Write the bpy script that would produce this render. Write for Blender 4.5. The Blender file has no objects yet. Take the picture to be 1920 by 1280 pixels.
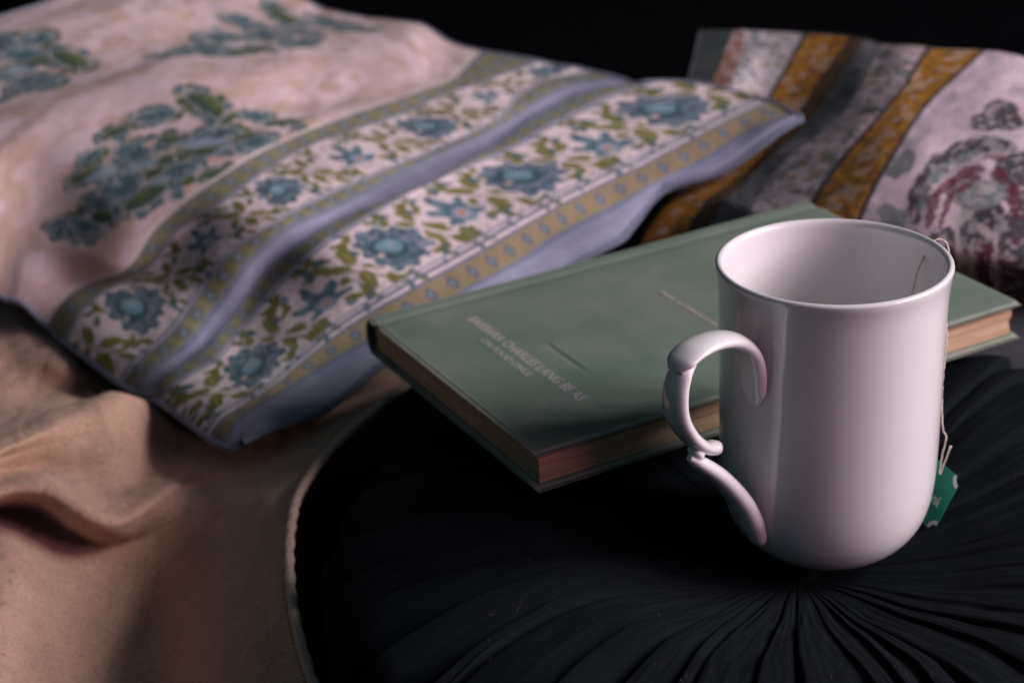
import bpy, bmesh, math, random
import numpy as np
from mathutils import Vector, Matrix, Euler
random.seed(7); rng = np.random.default_rng(11)
scene = bpy.context.scene
COL = scene.collection

# ------------------------------------------------------------- camera, world, lamps, exposure
CAM_POS = (-0.1171, -0.6416, 0.3764)
cam_data = bpy.data.cameras.new("camera")
cam = bpy.data.objects.new("camera", cam_data); COL.objects.link(cam)
cam.location = CAM_POS
cam.rotation_euler = (math.radians(90 - 24.4), 0, 0)
cam_data.sensor_width = 36.0
cam_data.lens = 66.75
cam_data.clip_start = 0.02; cam_data.clip_end = 50
cam_data.dof.use_dof = True
cam_data.dof.focus_distance = 0.658
cam_data.dof.aperture_fstop = 10.0
cam_data.dof.aperture_blades = 9
scene.camera = cam

world = bpy.data.worlds.new("World"); scene.world = world
world.use_nodes = True
bg = world.node_tree.nodes["Background"]
bg.inputs[0].default_value = (0.50, 0.82, 1.0, 1); bg.inputs[1].default_value = 0.068

def lamp(name, pos, target, sx, sy, power, color):
    d = bpy.data.lights.new(name, 'AREA'); d.shape = 'RECTANGLE'; d.size = sx; d.size_y = sy
    d.energy = power; d.color = color
    o = bpy.data.objects.new(name, d); COL.objects.link(o)
    o.location = pos
    o.rotation_euler = (Vector(target) - Vector(pos)).to_track_quat('-Z', 'Y').to_euler()
    return o
# daylight from a four-paned window to the right
_c = Vector((1.95, -0.12, 1.22)); _t = Vector((0, .1, .05)); _q = (_t-_c).to_track_quat('-Z', 'Y')
for _i in (-1, 1):
    for _j in (-1, 1):
        _p = _c + _q @ Vector((_i*.29, _j*.31, 0))
        lamp("window_light", _p, _p + (_t-_c), .50, .54, 20, (1.0, 0.965, 0.985))
lamp("room_light", (1.70, -0.95, 0.95), (0, 0, 0.05), 0.9, 0.9, 16, (1.0, 0.48, 0.68))

scene.view_settings.view_transform = 'Standard'
scene.view_settings.look = 'None'
scene.view_settings.exposure = 0.0
scene.view_settings.gamma = 1.0
scene.render.film_transparent = False
try:
    scene.cycles.max_bounces = 8
    scene.cycles.use_denoising = True
except Exception:
    pass

# ------------------------------------------------------------- helpers
def pchip(x, y, xs):
    x = np.asarray(x, float); y = np.asarray(y, float)
    h = np.diff(x).reshape(-1, *([1] * (y.ndim - 1))); d = np.diff(y, axis=0) / h
    m = np.zeros_like(y)
    w1 = 2 * h[1:] + h[:-1]; w2 = h[1:] + 2 * h[:-1]
    ok = d[:-1] * d[1:] > 0
    dd = np.where(ok, (w1 + w2) / (w1 / np.where(ok, d[:-1], 1) + w2 / np.where(ok, d[1:], 1)), 0)
    m[1:-1] = dd; m[0] = d[0]; m[-1] = d[-1]
    k = np.clip(np.searchsorted(x, xs) - 1, 0, len(x) - 2)
    sh = (-1, *([1] * (y.ndim - 1)))
    t = ((xs - x[k]) / (x[k + 1] - x[k])).reshape(sh); hk = (x[k + 1] - x[k]).reshape(sh)
    return (2*t**3-3*t**2+1)*y[k] + (t**3-2*t**2+t)*hk*m[k] + (-2*t**3+3*t**2)*y[k+1] + (t**3-t**2)*hk*m[k+1]

def catmull(y, n):
    """smooth resample of rows of y to n rows (uniform Catmull-Rom)"""
    y = np.asarray(y, float)
    p = np.concatenate([2*y[:1]-y[1:2], y, 2*y[-1:]-y[-2:-1]])
    s = np.linspace(0, len(y) - 1, n); k = np.minimum(s.astype(int), len(y) - 2)
    t = (s - k).reshape(-1, *([1] * (y.ndim - 1)))
    a, b, c, d = p[k], p[k+1], p[k+2], p[k+3]
    return 0.5*(2*b + (c-a)*t + (2*a-5*b+4*c-d)*t*t + (3*b-a-3*c+d)*t**3)

def smooth(e0, e1, x):
    t = np.clip((x - e0) / (e1 - e0), 0, 1); return t*t*(3-2*t)

def vnoise(x, y, seed=0):
    xi = np.floor(x).astype(np.int64); yi = np.floor(y).astype(np.int64)
    fx = x - xi; fy = y - yi; fx = fx*fx*(3-2*fx); fy = fy*fy*(3-2*fy)
    def hsh(a, b):
        n = (a*374761393 + b*668265263 + seed*1442695041) & 0xffffffff
        n = ((n ^ (n >> 13)) * 1274126177) & 0xffffffff
        return ((n ^ (n >> 16)) & 0xffff) / 65535.0
    return (hsh(xi, yi)*(1-fx) + hsh(xi+1, yi)*fx)*(1-fy) + (hsh(xi, yi+1)*(1-fx) + hsh(xi+1, yi+1)*fx)*fy
def fbm(x, y, seed=0, o=3):
    r = 0; a = .5; s = 0
    for i in range(o):
        r = r + a*vnoise(x*2**i, y*2**i, seed+i); s += a; a *= .5
    return r/s

def link(name, me, mat=None, parent=None):
    o = bpy.data.objects.new(name, me); COL.objects.link(o)
    if mat is not None: me.materials.append(mat)
    if parent is not None: o.parent = parent
    return o

def empty(name, loc=(0, 0, 0), rot=None):
    o = bpy.data.objects.new(name, None); COL.objects.link(o); o.location = loc
    o.empty_display_size = 0.02
    if rot is not None: o.rotation_euler = rot
    return o

def tag(o, label=None, cat=None, group=None, kind=None):
    if label: o['label'] = label
    if cat: o['category'] = cat
    if group: o['group'] = group
    if kind: o['kind'] = kind
    return o

def fast_mesh(name, co, quads, smooth_shade=True):
    me = bpy.data.meshes.new(name)
    co = np.asarray(co, np.float32); quads = np.asarray(quads, np.int32)
    n, k = quads.shape
    me.vertices.add(len(co)); me.vertices.foreach_set("co", co.ravel())
    me.loops.add(n*k); me.loops.foreach_set("vertex_index", quads.ravel())
    me.polygons.add(n)
    me.polygons.foreach_set("loop_start", np.arange(0, n*k, k, dtype=np.int32))
    me.polygons.foreach_set("use_smooth", np.full(n, smooth_shade))
    me.update(calc_edges=True); me.validate()
    return me

def grid_faces(nr, nc, close=False, off=0, flip=False):
    r = np.arange(nr-1)[:, None]; c = np.arange(nc if close else nc-1)[None, :]
    c2 = (c+1) % nc
    q = np.stack([r*nc+c, r*nc+c2, (r+1)*nc+c2, (r+1)*nc+c], -1).reshape(-1, 4) + off
    return q[:, ::-1] if flip else q

def set_color(me, name, rgb):
    a = me.color_attributes.new(name, 'FLOAT_COLOR', 'POINT')
    c = np.ones((len(me.vertices), 4), np.float32); c[:, :3] = rgb
    a.data.foreach_set("color", c.ravel())

def tube_mesh(name, pts, rad, seg=10, cap=True):
    """pts (n,3); rad scalar or (n,) ; parallel-transport frame"""
    P = np.asarray(pts, float); n = len(P); rad = np.broadcast_to(np.asarray(rad, float), (n,))
    T = np.gradient(P, axis=0); T /= np.linalg.norm(T, axis=1)[:, None]
    a = np.array([0, 0, 1.]) if abs(T[0][2]) < .9 else np.array([1., 0, 0])
    U = np.cross(T[0], a); U /= np.linalg.norm(U)
    th = np.linspace(0, 2*np.pi, seg, endpoint=False); V = []
    for i in range(n):
        U = U - T[i]*(U@T[i]); U /= np.linalg.norm(U); W = np.cross(T[i], U)
        V.append(P[i] + rad[i]*(np.cos(th)[:, None]*U + np.sin(th)[:, None]*W))
    V = np.concatenate(V + [P[:1], P[-1:]])
    q = grid_faces(n, seg, True).tolist()
    if cap:
        for j in range(seg):
            q.append([n*seg, (j+1) % seg, j]); q.append([n*seg+1, (n-1)*seg+j, (n-1)*seg+(j+1) % seg])
    me = bpy.data.meshes.new(name); me.from_pydata(V.tolist(), [], q); me.update()
    me.polygons.foreach_set("use_smooth", [True]*len(me.polygons))
    return me

def box_mesh(name, x0, x1, y0, y1, z0, z1, bevel=0.0, seg=3):
    bm = bmesh.new(); bmesh.ops.create_cube(bm, size=1)
    bmesh.ops.scale(bm, vec=(x1-x0, y1-y0, z1-z0), verts=bm.verts)
    bmesh.ops.translate(bm, vec=((x0+x1)/2, (y0+y1)/2, (z0+z1)/2), verts=bm.verts)
    if bevel: bmesh.ops.bevel(bm, geom=bm.edges[:], offset=bevel, segments=seg, affect='EDGES', profile=.5)
    me = bpy.data.meshes.new(name); bm.to_mesh(me); bm.free()
    return me

# ------------------------------------------------------------- materials
def mat_new(name):
    m = bpy.data.materials.new(name); m.use_nodes = True
    nt = m.node_tree; b = nt.nodes["Principled BSDF"]
    return m, nt, b
def N(nt, t, **kw):
    n = nt.nodes.new(t)
    for k, v in kw.items():
        if k in n.inputs: n.inputs[k].default_value = v
        else: setattr(n, k, v)
    return n
def fabric(name, color=None, attr=None, rough=.9, var=.25, var_scale=60, weave=2600, bump=.15, sheen=.0, fuzz=0, fuzz_scale=900, spec=.15, speck=None):
    m, nt, b = mat_new(name); L = nt.links.new
    tc = N(nt, 'ShaderNodeTexCoord')
    if attr:
        src = N(nt, 'ShaderNodeAttribute', attribute_name=attr).outputs['Color']
    else:
        c = N(nt, 'ShaderNodeRGB'); c.outputs[0].default_value = (*color, 1); src = c.outputs[0]
    nz = N(nt, 'ShaderNodeTexNoise', Scale=var_scale, Detail=4.0)
    L(tc.outputs['Object'], nz.inputs['Vector'])
    mr = N(nt, 'ShaderNodeMapRange'); mr.inputs['To Min'].default_value = 1-var; mr.inputs['To Max'].default_value = 1+var
    L(nz.outputs['Fac'], mr.inputs['Value'])
    nf = N(nt, 'ShaderNodeTexNoise', Scale=fuzz_scale, Detail=2.0)
    L(tc.outputs['Object'], nf.inputs['Vector'])
    mf = N(nt, 'ShaderNodeMapRange'); mf.inputs['From Min'].default_value = .3; mf.inputs['From Max'].default_value = .7
    mf.inputs['To Min'].default_value = 1-.25-fuzz; mf.inputs['To Max'].default_value = 1+.2+fuzz
    L(nf.outputs['Fac'], mf.inputs['Value'])
    mu = N(nt, 'ShaderNodeMath', operation='MULTIPLY'); L(mr.outputs[0], mu.inputs[0]); L(mf.outputs[0], mu.inputs[1])
    vm = N(nt, 'ShaderNodeVectorMath', operation='SCALE'); L(src, vm.inputs[0]); L(mu.outputs[0], vm.inputs['Scale'])
    col_out = vm.outputs[0]
    if speck:
        ns = N(nt, 'ShaderNodeTexNoise', Scale=speck[0], Detail=3.0, Roughness=.65); L(tc.outputs['Object'], ns.inputs['Vector'])
        rs = N(nt, 'ShaderNodeMapRange'); rs.inputs['From Min'].default_value = .60; rs.inputs['From Max'].default_value = .68; rs.inputs['To Max'].default_value = speck[1]
        L(ns.outputs['Fac'], rs.inputs['Value'])
        ms = N(nt, 'ShaderNodeMix', data_type='RGBA'); L(rs.outputs[0], ms.inputs['Factor']); L(col_out, ms.inputs[6]); ms.inputs[7].default_value = (*speck[2], 1)
        col_out = ms.outputs[2]
    L(col_out, b.inputs['Base Color'])
    b.inputs['Roughness'].default_value = rough; b.inputs['Specular IOR Level'].default_value = spec
    b.inputs['Sheen Weight'].default_value = sheen; b.inputs['Sheen Roughness'].default_value = .5
    w = N(nt, 'ShaderNodeTexWave', Scale=weave/6.28, Distortion=1.0, Detail=1.0); w.bands_direction = 'DIAGONAL'
    L(tc.outputs['Object'], w.inputs['Vector'])
    ad = N(nt, 'ShaderNodeMath', operation='ADD'); L(w.outputs['Fac'], ad.inputs[0]); L(nf.outputs['Fac'], ad.inputs[1])
    bp = N(nt, 'ShaderNodeBump', Strength=bump, Distance=.0006); L(ad.outputs[0], bp.inputs['Height'])
    L(bp.outputs[0], b.inputs['Normal'])
    return m

# ------------------------------------------------------------- measured drape and cushion shapes (millimetres, world axes)
PILLOW_GRID=np.array([[[-239.1,123.8,-18],[-213.7,139.8,-15.1],[-195.2,164.1,-12.1],[-174.3,185.3,-5.8],[-150.4,203,1.6],[-130.8,226.3,5.5],[-111.7,250.1,8.4],[-86.2,266.6,11.5],[-62,284,15.2],[-50.9,312.5,18],[-35.5,337.8,22.9],[-7.4,344,33.1],[18.9,354.8,44.7],[43.9,369.3,55]],
[[-249.1,131.8,-18],[-230.2,155.3,-14.5],[-210.5,177.9,-10.7],[-185.9,193.6,-3.1],[-160.3,207.1,5.5],[-138.2,227.4,9.9],[-118.8,250.5,12.8],[-100.2,274.3,15.3],[-80.8,297.4,18],[-59.9,319,21.7],[-36.6,337.5,27.6],[-11.4,352,36.2],[12.9,367.6,45.3],[40.6,375.1,55]],
[[-258,142.4,-19],[-234.1,160.6,-13.6],[-216.6,184.9,-8.1],[-196.1,203.8,1.7],[-171.3,217.9,11.9],[-150.5,239.8,16.4],[-131,263.2,19.4],[-111.9,286.9,21.9],[-92,309.9,24.7],[-69.8,330.6,28.5],[-45.4,348.1,34.3],[-21.4,365.7,41.3],[3.2,382.2,48.8],[28.4,397.9,56]],
[[-286.4,181.4,-20],[-263.5,199.1,-15.3],[-253.5,226.9,-11.1],[-237.2,243.7,4.1],[-215.8,247.5,23.3],[-197.8,270.8,28.2],[-180.2,294.8,31.1],[-161.6,318,33.3],[-141.3,339.8,35.6],[-119.9,360.4,38.8],[-100.4,382.7,42.4],[-80.2,404.3,46.5],[-57.5,423,50.9],[-29.7,432.6,56]],
[[-293.1,190,-21],[-271.5,208.4,-14.8],[-259,234.1,-8.7],[-245.9,253.1,7.1],[-224,257.4,24.6],[-204.5,278.7,29.8],[-181.9,296.7,33.3],[-161,316.9,35.9],[-143.4,340.2,38.3],[-126.3,363.8,41.3],[-110.7,388.4,44.4],[-92.3,410.9,47.9],[-69.5,428.2,52.1],[-40.8,430.3,57]],
[[-303.7,203.7,-22],[-279.2,215.3,-13.9],[-266.6,240.3,-6],[-251.1,252.2,13.5],[-231.6,262.6,29.4],[-211.3,282.8,33.7],[-193.7,305.8,36.2],[-177.2,329.6,38.1],[-158,351.3,40.2],[-137.2,371.4,43.2],[-118.2,393.1,46.6],[-100.9,416.2,49.8],[-81.1,436.2,53.4],[-52.8,440,58]],
[[-311.1,210.8,-23],[-288.4,224.8,-12.4],[-276.2,248.8,-1.7],[-260.5,255.7,18.7],[-237.8,260.2,32.8],[-220.2,283,36.6],[-201.7,305.3,39],[-182.2,326.8,40.9],[-161.2,346.8,43.2],[-140.7,367.2,46.3],[-123.2,390.2,49.2],[-112.6,417.2,51.3],[-96.2,440,54.2],[-69.6,451.1,58]],
[[-349,256.8,-22],[-332.6,274.4,-11.7],[-307.7,278.6,0.7],[-290.5,282.5,21.8],[-268.3,284,36.5],[-252.7,307,40.7],[-238.8,331.5,43.3],[-220.5,352.7,45.6],[-199,370.8,47.8],[-179.3,390.9,50.1],[-160.9,412.2,52.2],[-140.6,431.7,54.2],[-119.9,450.8,56.2],[-101,471.6,58]],
[[-362.5,275.6,-19],[-341.9,281.6,-7.7],[-319.2,274,3.3],[-302.7,282.3,23.6],[-283.2,293.4,38.3],[-264.6,314,43.7],[-247.2,336.1,47.3],[-229.2,357.8,50],[-209.2,377.7,52.3],[-188.8,397.3,54.1],[-169,417.5,55.5],[-152.8,440.4,56.6],[-145.1,467.6,57.3],[-138.4,495.2,58]],
[[-387.2,285.6,-4],[-384.9,310.8,9.6],[-372.1,331.4,24.4],[-350,342.1,39.2],[-328,358,47.9],[-305,374,54.1],[-281,389.1,58.5],[-260.1,408.8,60],[-243.2,432,59.6],[-228.1,456.4,58.8],[-216.5,482.7,57.9],[-208.2,510.2,57.2],[-200.9,538,56.5],[-193.2,565.7,56]],
[[-424.7,306.6,12],[-424.1,334.4,26.4],[-418.7,362.8,38.3],[-407.9,390.8,47],[-387,412.9,54],[-363.9,433.4,59.2],[-343.6,457,62.7],[-325.7,482.7,64],[-310.9,510.2,62.8],[-299.4,539.3,60.2],[-290,569.1,57.4],[-281.9,599.3,54.7],[-274,629.5,52.2],[-265.4,659.6,50]],
[[-512.7,391.9,12],[-510.2,421.1,30.4],[-506.5,453,43],[-499.6,486.1,50.1],[-489.1,518.7,54.9],[-468,545.4,59.5],[-442.8,568.8,62.9],[-424.2,597.9,64],[-412.1,630.2,62.5],[-403.9,663.7,59.3],[-396.7,697.3,55.7],[-389.6,731,51.9],[-382,764.5,48.3],[-373.3,797.9,45]]])/1000
CUSHION_GRID=np.array([[[-1.6,500.3,68],[-5.6,480.3,62.6],[-9.5,460.3,57.3],[-14.2,440.6,51.6],[-20.4,421.5,45.1],[-28.1,403.8,36.7],[-37.5,389.8,24.6],[-48.4,385.3,7.2],[-58,384.2,-11.5],[-67.6,381.5,-30]],
[[18.8,497.8,68],[12.6,477.6,62.6],[6.5,457.4,57.2],[-0.3,437.5,51.5],[-7.9,418.1,45.1],[-16.9,400.1,36.8],[-29.5,387.8,24.3],[-42.5,384.2,7.3],[-52.5,380.1,-11.6],[-61.8,373.2,-30]],
[[26.9,497.8,68],[21.6,476.3,62.9],[16.2,454.8,57.8],[9.4,433.9,52.1],[1,413.8,45.6],[-8.9,395.1,37.4],[-21.5,380.7,25.3],[-35,375,8],[-46.5,371.1,-11.1],[-57.6,365,-30]],
[[60.9,480.6,72],[49.9,461.5,61.4],[38.5,443.2,49.5],[28,423.7,39.1],[15.4,404.6,30.3],[1.9,385,24.4],[-11.9,365.4,19.4],[-28.8,349,12.7],[-44.6,338.1,-1.9],[-54,324.6,-20]],
[[85.7,460,75],[72.2,443.4,64],[59.4,426.5,52.5],[48.4,407.4,42.9],[35.1,389.1,34.8],[21.3,370,29.5],[7.6,350.7,25.1],[-8.8,334.3,18.8],[-20.5,322.9,2.4],[-26.8,316.9,-20]],
[[99.6,439.7,78],[89.5,414.8,72.1],[79.3,390.1,65.6],[66.2,367.4,57.4],[47.3,349.8,47.8],[27.8,332.4,39.5],[15.1,308.7,34.5],[6.1,283.7,27.6],[2.1,288.5,3.9],[0.8,301.9,-20]],
[[120.5,412.6,83],[108.6,387.9,78.4],[96.8,363.2,73.7],[84.1,339,68.5],[69.2,316.4,62.2],[53.6,294.8,54.5],[39.4,272.4,46.4],[28.7,250.8,33.4],[28,261.1,8.7],[28.6,275.5,-15]],
[[147.7,395.5,85],[131.3,372.4,80.8],[115.1,349.2,76.7],[100.4,325.1,72.5],[87.9,299.7,68.2],[75.6,274.5,62.7],[62.5,250.3,55],[51.5,228.7,40.6],[51.6,235.9,14.8],[53.5,249.9,-10]],
[[168.1,375.8,86],[154,350.7,82.4],[139.9,325.4,78.9],[126.3,300.1,75.1],[112.8,274.7,70.5],[100.7,248.9,64.7],[89.9,223,57.4],[82.9,203.8,40.4],[87.9,220.7,17.5],[93.1,238.4,-5]],
[[198.7,358.4,85],[185,333,81.8],[171.4,307.4,78.7],[158.1,281.7,75.4],[145.1,256,71.3],[133.7,229.8,65.7],[123.7,203.8,57.4],[120.4,193.5,36.9],[126.8,212.8,16.2],[133.2,231.6,-5]],
[[233.6,348.4,82],[220.5,324.1,78.3],[207.5,299.6,74.6],[195,275.1,70.7],[182.8,250.4,65.9],[172.1,225.4,59.8],[163,200.5,51.4],[162.1,194.8,31.1],[169.3,213.6,11.8],[176.5,231.8,-8]]])/1000
BLANKET_GRID=np.array([[[-598.6,519.9,-70],[-486.9,519.9,-70],[-442.8,482.2,-70],[-416.2,467.5,-75],[-390.2,453.3,-80],[-363.1,431.2,-85],[-331.3,398.8,-85],[-296,357.1,-80],[-247.4,313.9,-70],[-155.1,232.5,-35]],
[[-522.2,312.7,-50],[-426.6,308.6,-45],[-399.2,317.7,-41],[-373.1,282.3,-38],[-350.1,260.7,-39],[-332.8,265.1,-55],[-306.3,261.9,-66],[-279.5,261.9,-66],[-244.7,245.6,-58],[-169,190.3,-26]],
[[-489.5,220,-50],[-395.9,196.1,-44],[-374.8,217,-44],[-359.4,225.4,-46],[-341.3,228.3,-48],[-326.5,245.6,-58],[-297.9,229.8,-64],[-273.9,230.9,-63],[-244.2,220.8,-54],[-178.6,160.3,-21]],
[[-454.6,130,-30],[-365.8,96,-20],[-348.6,121.4,-20],[-335,136.4,-19],[-321.4,152.9,-19],[-306.3,171.2,-21],[-292.7,189.5,-34],[-272.1,191.5,-52],[-242.2,186.4,-45],[-183.8,145.5,-20]],
[[-450.7,118.3,-32],[-366.2,94.7,-26],[-348.3,117.3,-26],[-333.8,127.7,-26],[-318.3,134.9,-27],[-300.4,144.9,-30],[-288.6,170.3,-46],[-269.1,180.2,-52],[-240.4,172.3,-43],[-188.4,133.7,-19]],
[[-450.3,114.2,-38],[-368.5,99.5,-34],[-349,117.1,-33],[-332.9,124.9,-35],[-315.9,124.3,-38],[-299.3,124.3,-43],[-285.4,147.3,-49],[-265.5,165.3,-50],[-235.6,155.5,-40],[-192.4,123.2,-18.5]],
[[-437.9,82.7,-30],[-361.6,76.8,-28],[-342.4,93.3,-26],[-324.5,97.2,-26],[-308.4,86.7,-29],[-292.8,83.4,-36],[-280.1,102.3,-41],[-266.2,141.7,-46],[-232.5,131.6,-35],[-197.5,109.8,-18]],
[[-436,75.7,-34],[-361.1,72.6,-33],[-341.8,88.8,-31],[-325.1,91.4,-33],[-309.5,82.3,-38],[-293.4,81.2,-43],[-279,103.6,-48],[-262.1,134.3,-49],[-230.1,112.6,-33],[-201.5,96.8,-17.5]],
[[-442.1,87.9,-45],[-369.1,95.4,-48],[-351.1,117,-52],[-334.7,119.2,-58],[-317.4,106.1,-60],[-297.1,94.6,-56],[-279.4,108.7,-57],[-258.8,123.4,-50],[-229.2,95.9,-32],[-205.7,77.3,-17]],
[[-441,82.5,-50],[-366,83.7,-48],[-344.5,92.3,-47],[-328.2,82.1,-50],[-315.5,85.8,-56],[-298.2,97.3,-62],[-278.9,110.1,-64],[-255.5,110.3,-51],[-228.3,79.8,-31],[-208.4,55,-17]],
[[-425.6,40.7,-46],[-352.4,35.8,-43],[-332.2,44.3,-43],[-320.4,48,-50],[-309.3,64.7,-63],[-295.5,84.3,-73],[-274.8,88.8,-73],[-249.3,66.7,-54],[-225.3,36.3,-33],[-206.5,15.6,-18]],
[[-411.4,0.5,-46],[-342.1,-2.5,-44],[-322.3,2.8,-45],[-311.8,17.2,-57],[-302.7,40,-72],[-289.5,55.8,-81],[-268.7,56.3,-80],[-242.5,25.2,-57],[-219.2,-5.2,-36],[-199.6,-25.8,-21.5]],
[[-398.7,-37.4,-50],[-332.8,-38.8,-49],[-313.9,-34.6,-52],[-303.4,-14.8,-66],[-293.6,3.7,-79],[-279.7,13.6,-86],[-259.5,12.2,-85],[-233.2,-21.8,-61],[-209.9,-50.2,-41],[-186.6,-70,-27]],
[[-383.4,-82.9,-55],[-321.6,-82.9,-55],[-303.6,-79.1,-58],[-291.2,-68.7,-66],[-278.6,-57,-75],[-265.4,-45.4,-84],[-247.9,-40.2,-88],[-222,-68.7,-66],[-196.4,-94.6,-46],[-170.6,-109.8,-32]]])/1000
BOUQUETS="135,281,155,270,10,d;173,283,175,249,12,g;112,281,128,279,8,g;112,262,128,249,14,d;92,243,110,228,20,d;84,256,107,251,8,l;79,262,98,258,8,g;78,242,86,221,13,d;74,232,83,221,7,g;92,218,116,211,11,g;114,199,120,198,5,d;64,240,49,248,6,d;64,240,48,238,6,d;64,240,54,229,6,d;64,240,63,223,6,d;64,240,71,223,6,d;122,221,139,210,15,d;136,255,146,243,9,g;126,235,135,231,7,g;154,238,178,227,11,d;142,243,167,219,7,l;144,231,161,210,8,g;166,204,191,201,17,d;186,243,203,234,7,d;198,227,215,212,7,g;135,200,154,188,8,g;211,198,207,173,8,d;111,248,126,234,7,l;110,221,122,215,7,l;151,212,170,217,6,l;92,273,106,271,7,d;120,271,130,267,5,p;126,255,134,256,7,p;193,195,209,193,6,p;146,210,155,204,6,p;202,365,221,347,7,d;211,353,246,352,13,d;234,357,229,329,12,d;233,323,264,318,10,g;253,370,278,351,15,d;302,382,313,353,13,d;359,370,341,338,14,g;282,348,304,326,17,d;282,309,312,303,11,d;322,336,332,309,10,d;372,330,363,292,15,d;345,296,365,270,6,g;256,306,264,304,5,d;276,383,280,362,6,l;261,335,281,326,6,l;272,334,282,332,5,p;353,337,352,322,7,d;237,339,253,334,7,l;146,481,147,446,18,d;159,457,173,445,13,d;165,425,165,391,12,g;143,449,158,428,13,d;144,425,158,423,8,g;131,411,139,382,15,d;120,396,131,385,8,d;126,435,130,416,9,d;104,395,115,390,8,d;151,406,151,396,6,p;138,431,143,414,7,l;131,460,138,445,10,d"
PAISLEY_AND_SHADE="169,229,161,229,4,r;161,229,146,232,4,r;146,232,137,239,4,r;115,242,112,254,6,r;163,217,145,215,5,t;145,215,124,222,6,t;124,222,112,236,6,t;178,242,190,244,5,w;185,228,204,229,4,r;133,261,152,267,8,r;137,245,139,253,6,w;171,223,162,222,6,r;162,222,150,223,8,r;150,223,137,228,9,r;137,228,126,237,8,r;126,237,124,244,5,r;133,236,130,242,8,r;150,232,138,242,16,t;138,242,148,254,22,t;158,241,158,259,22,k;170,213,161,211,9,k;161,211,137,211,10,k;137,211,117,218,10,k;117,218,103,232,11,k;103,232,102,253,12,k;89,229,72,229,15,k;72,229,59,238,18,k;80,235,71,246,18,k;123,251,132,256,7,r;174,215,184,219,5,r;177,229,213,233,16,k;174,236,221,243,20,k;169,248,224,253,24,k;167,260,229,264,26,k;158,271,227,276,30,k;110,260,143,272,26,k;175,232,202,235,3,w;168,239,210,246,3,w;170,253,208,255,3,r;177,248,220,250,3,w;171,259,217,262,3,w;178,256,224,258,4,r;165,235,156,243,5,w;163,249,167,257,4,w;125,192,145,189,12,h;167,191,172,206,10,h"  # low broad k strokes: dark strand print plus painted shade where cushion turns under

# ------------------------------------------------------------- the setting
M_dark = fabric("dark_bedding", (.003, .0027, .0035), rough=.95, var_scale=20, spec=.0)
bed = link("bed_surface", box_mesh("bed_surface", -2.2, 2.2, -1.2, 1.5, -.40, -.100, .02), M_dark); tag(bed, kind='structure')
M_wall = fabric("dark_wall_paint", (.0012, .0010, .0014), rough=.95, var_scale=4, bump=.05, spec=.0)
wl = link("wall", box_mesh("wall", -2.4, 2.4, 1.54, 1.66, -.6, 2.4), M_wall); tag(wl, kind='structure')

# ------------------------------------------------------------- tan fleece blanket
NL_, NT = 620, 440
G_ = catmull(np.moveaxis(catmull(BLANKET_GRID, NL_), 1, 0), NT)        # columns, rows, 3
Pw = np.moveaxis(G_, 0, 1)[:, ::-1].copy(); NS = NL_                    # column 0 is the hem
X, Y = Pw[..., 0], Pw[..., 1]
edge = np.minimum(1, np.arange(NT)/25.)[None]
Pw[..., 2] += (fbm(X*45, Y*45, 3)-.5)*.004*edge + (fbm(X*170, Y*170, 5)-.5)*.0012
Pw[..., 2] = np.maximum(Pw[..., 2], -.0985)
blanket = empty("blanket", (-.3, .05, -.098))
tag(blanket, "rumpled tan fleece blanket with a stitched hem curving round the black cushion", "blanket")
off = np.array(blanket.location)
Pb = Pw - off
M_fleece = fabric("tan_fleece", (.60, .37, .275), rough=1.0, var=.22, var_scale=60, weave=9000, bump=.5, sheen=.25, fuzz=.08, fuzz_scale=1500, spec=.03, speck=(520, .8, (.22, .135, .095)))
me = fast_mesh("blanket_fabric", Pb.reshape(-1, 3), grid_faces(NS, NT, flip=True))
fab = link("fabric", me, M_fleece, blanket)
# hem: a rolled edge with a row of stitches beside it
M_hem = fabric("tan_hem", (.60, .42, .33), rough=.95, var=.2, var_scale=300, weave=4200, bump=.5, sheen=.2, fuzz=.15, fuzz_scale=1500, spec=.03)
hp = Pb[:, 0].copy(); hp[:, 2] += .0012
link("hem", tube_mesh("hem", hp[::2], 0.0021 + .0003*np.sin(np.arange(len(hp[::2]))*.9), 10), M_hem, blanket)
ix = 8; hp2 = Pb[:, ix].copy(); hp2[:, 2] += .0007
dash_v, dash_f = [], []
s_arc = np.r_[0, np.cumsum(np.linalg.norm(np.diff(hp2, axis=0), axis=1))]
for k in range(int(s_arc[-1]/.0032)):
    a, b_ = k*.0032, k*.0032+.0022
    q = [np.array([np.interp(s, s_arc, hp2[:, i]) for i in range(3)]) for s in (a, (a+b_)/2, b_)]
    d = (q[2]-q[0]); d /= np.linalg.norm(d); sd = np.cross(d, (0, 0, 1)); o = len(dash_v)
    for p, w, h in zip(q, (.0002, .00035, .0002), (-.0002, .0003, -.0002)):
        dash_v += [p-sd*w+(0, 0, h), p+(0, 0, h+.0004), p+sd*w+(0, 0, h)]
    dash_f += [[o, o+1, o+4, o+3], [o+1, o+2, o+5, o+4], [o+3, o+4, o+7, o+6], [o+4, o+5, o+8, o+7]]
M_thread = fabric("tan_thread", (.42, .28, .2), rough=.9, var=.1)
st = link("stitching", fast_mesh("stitching", dash_v, dash_f), M_thread, blanket); tag(st, kind='stuff')
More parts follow.
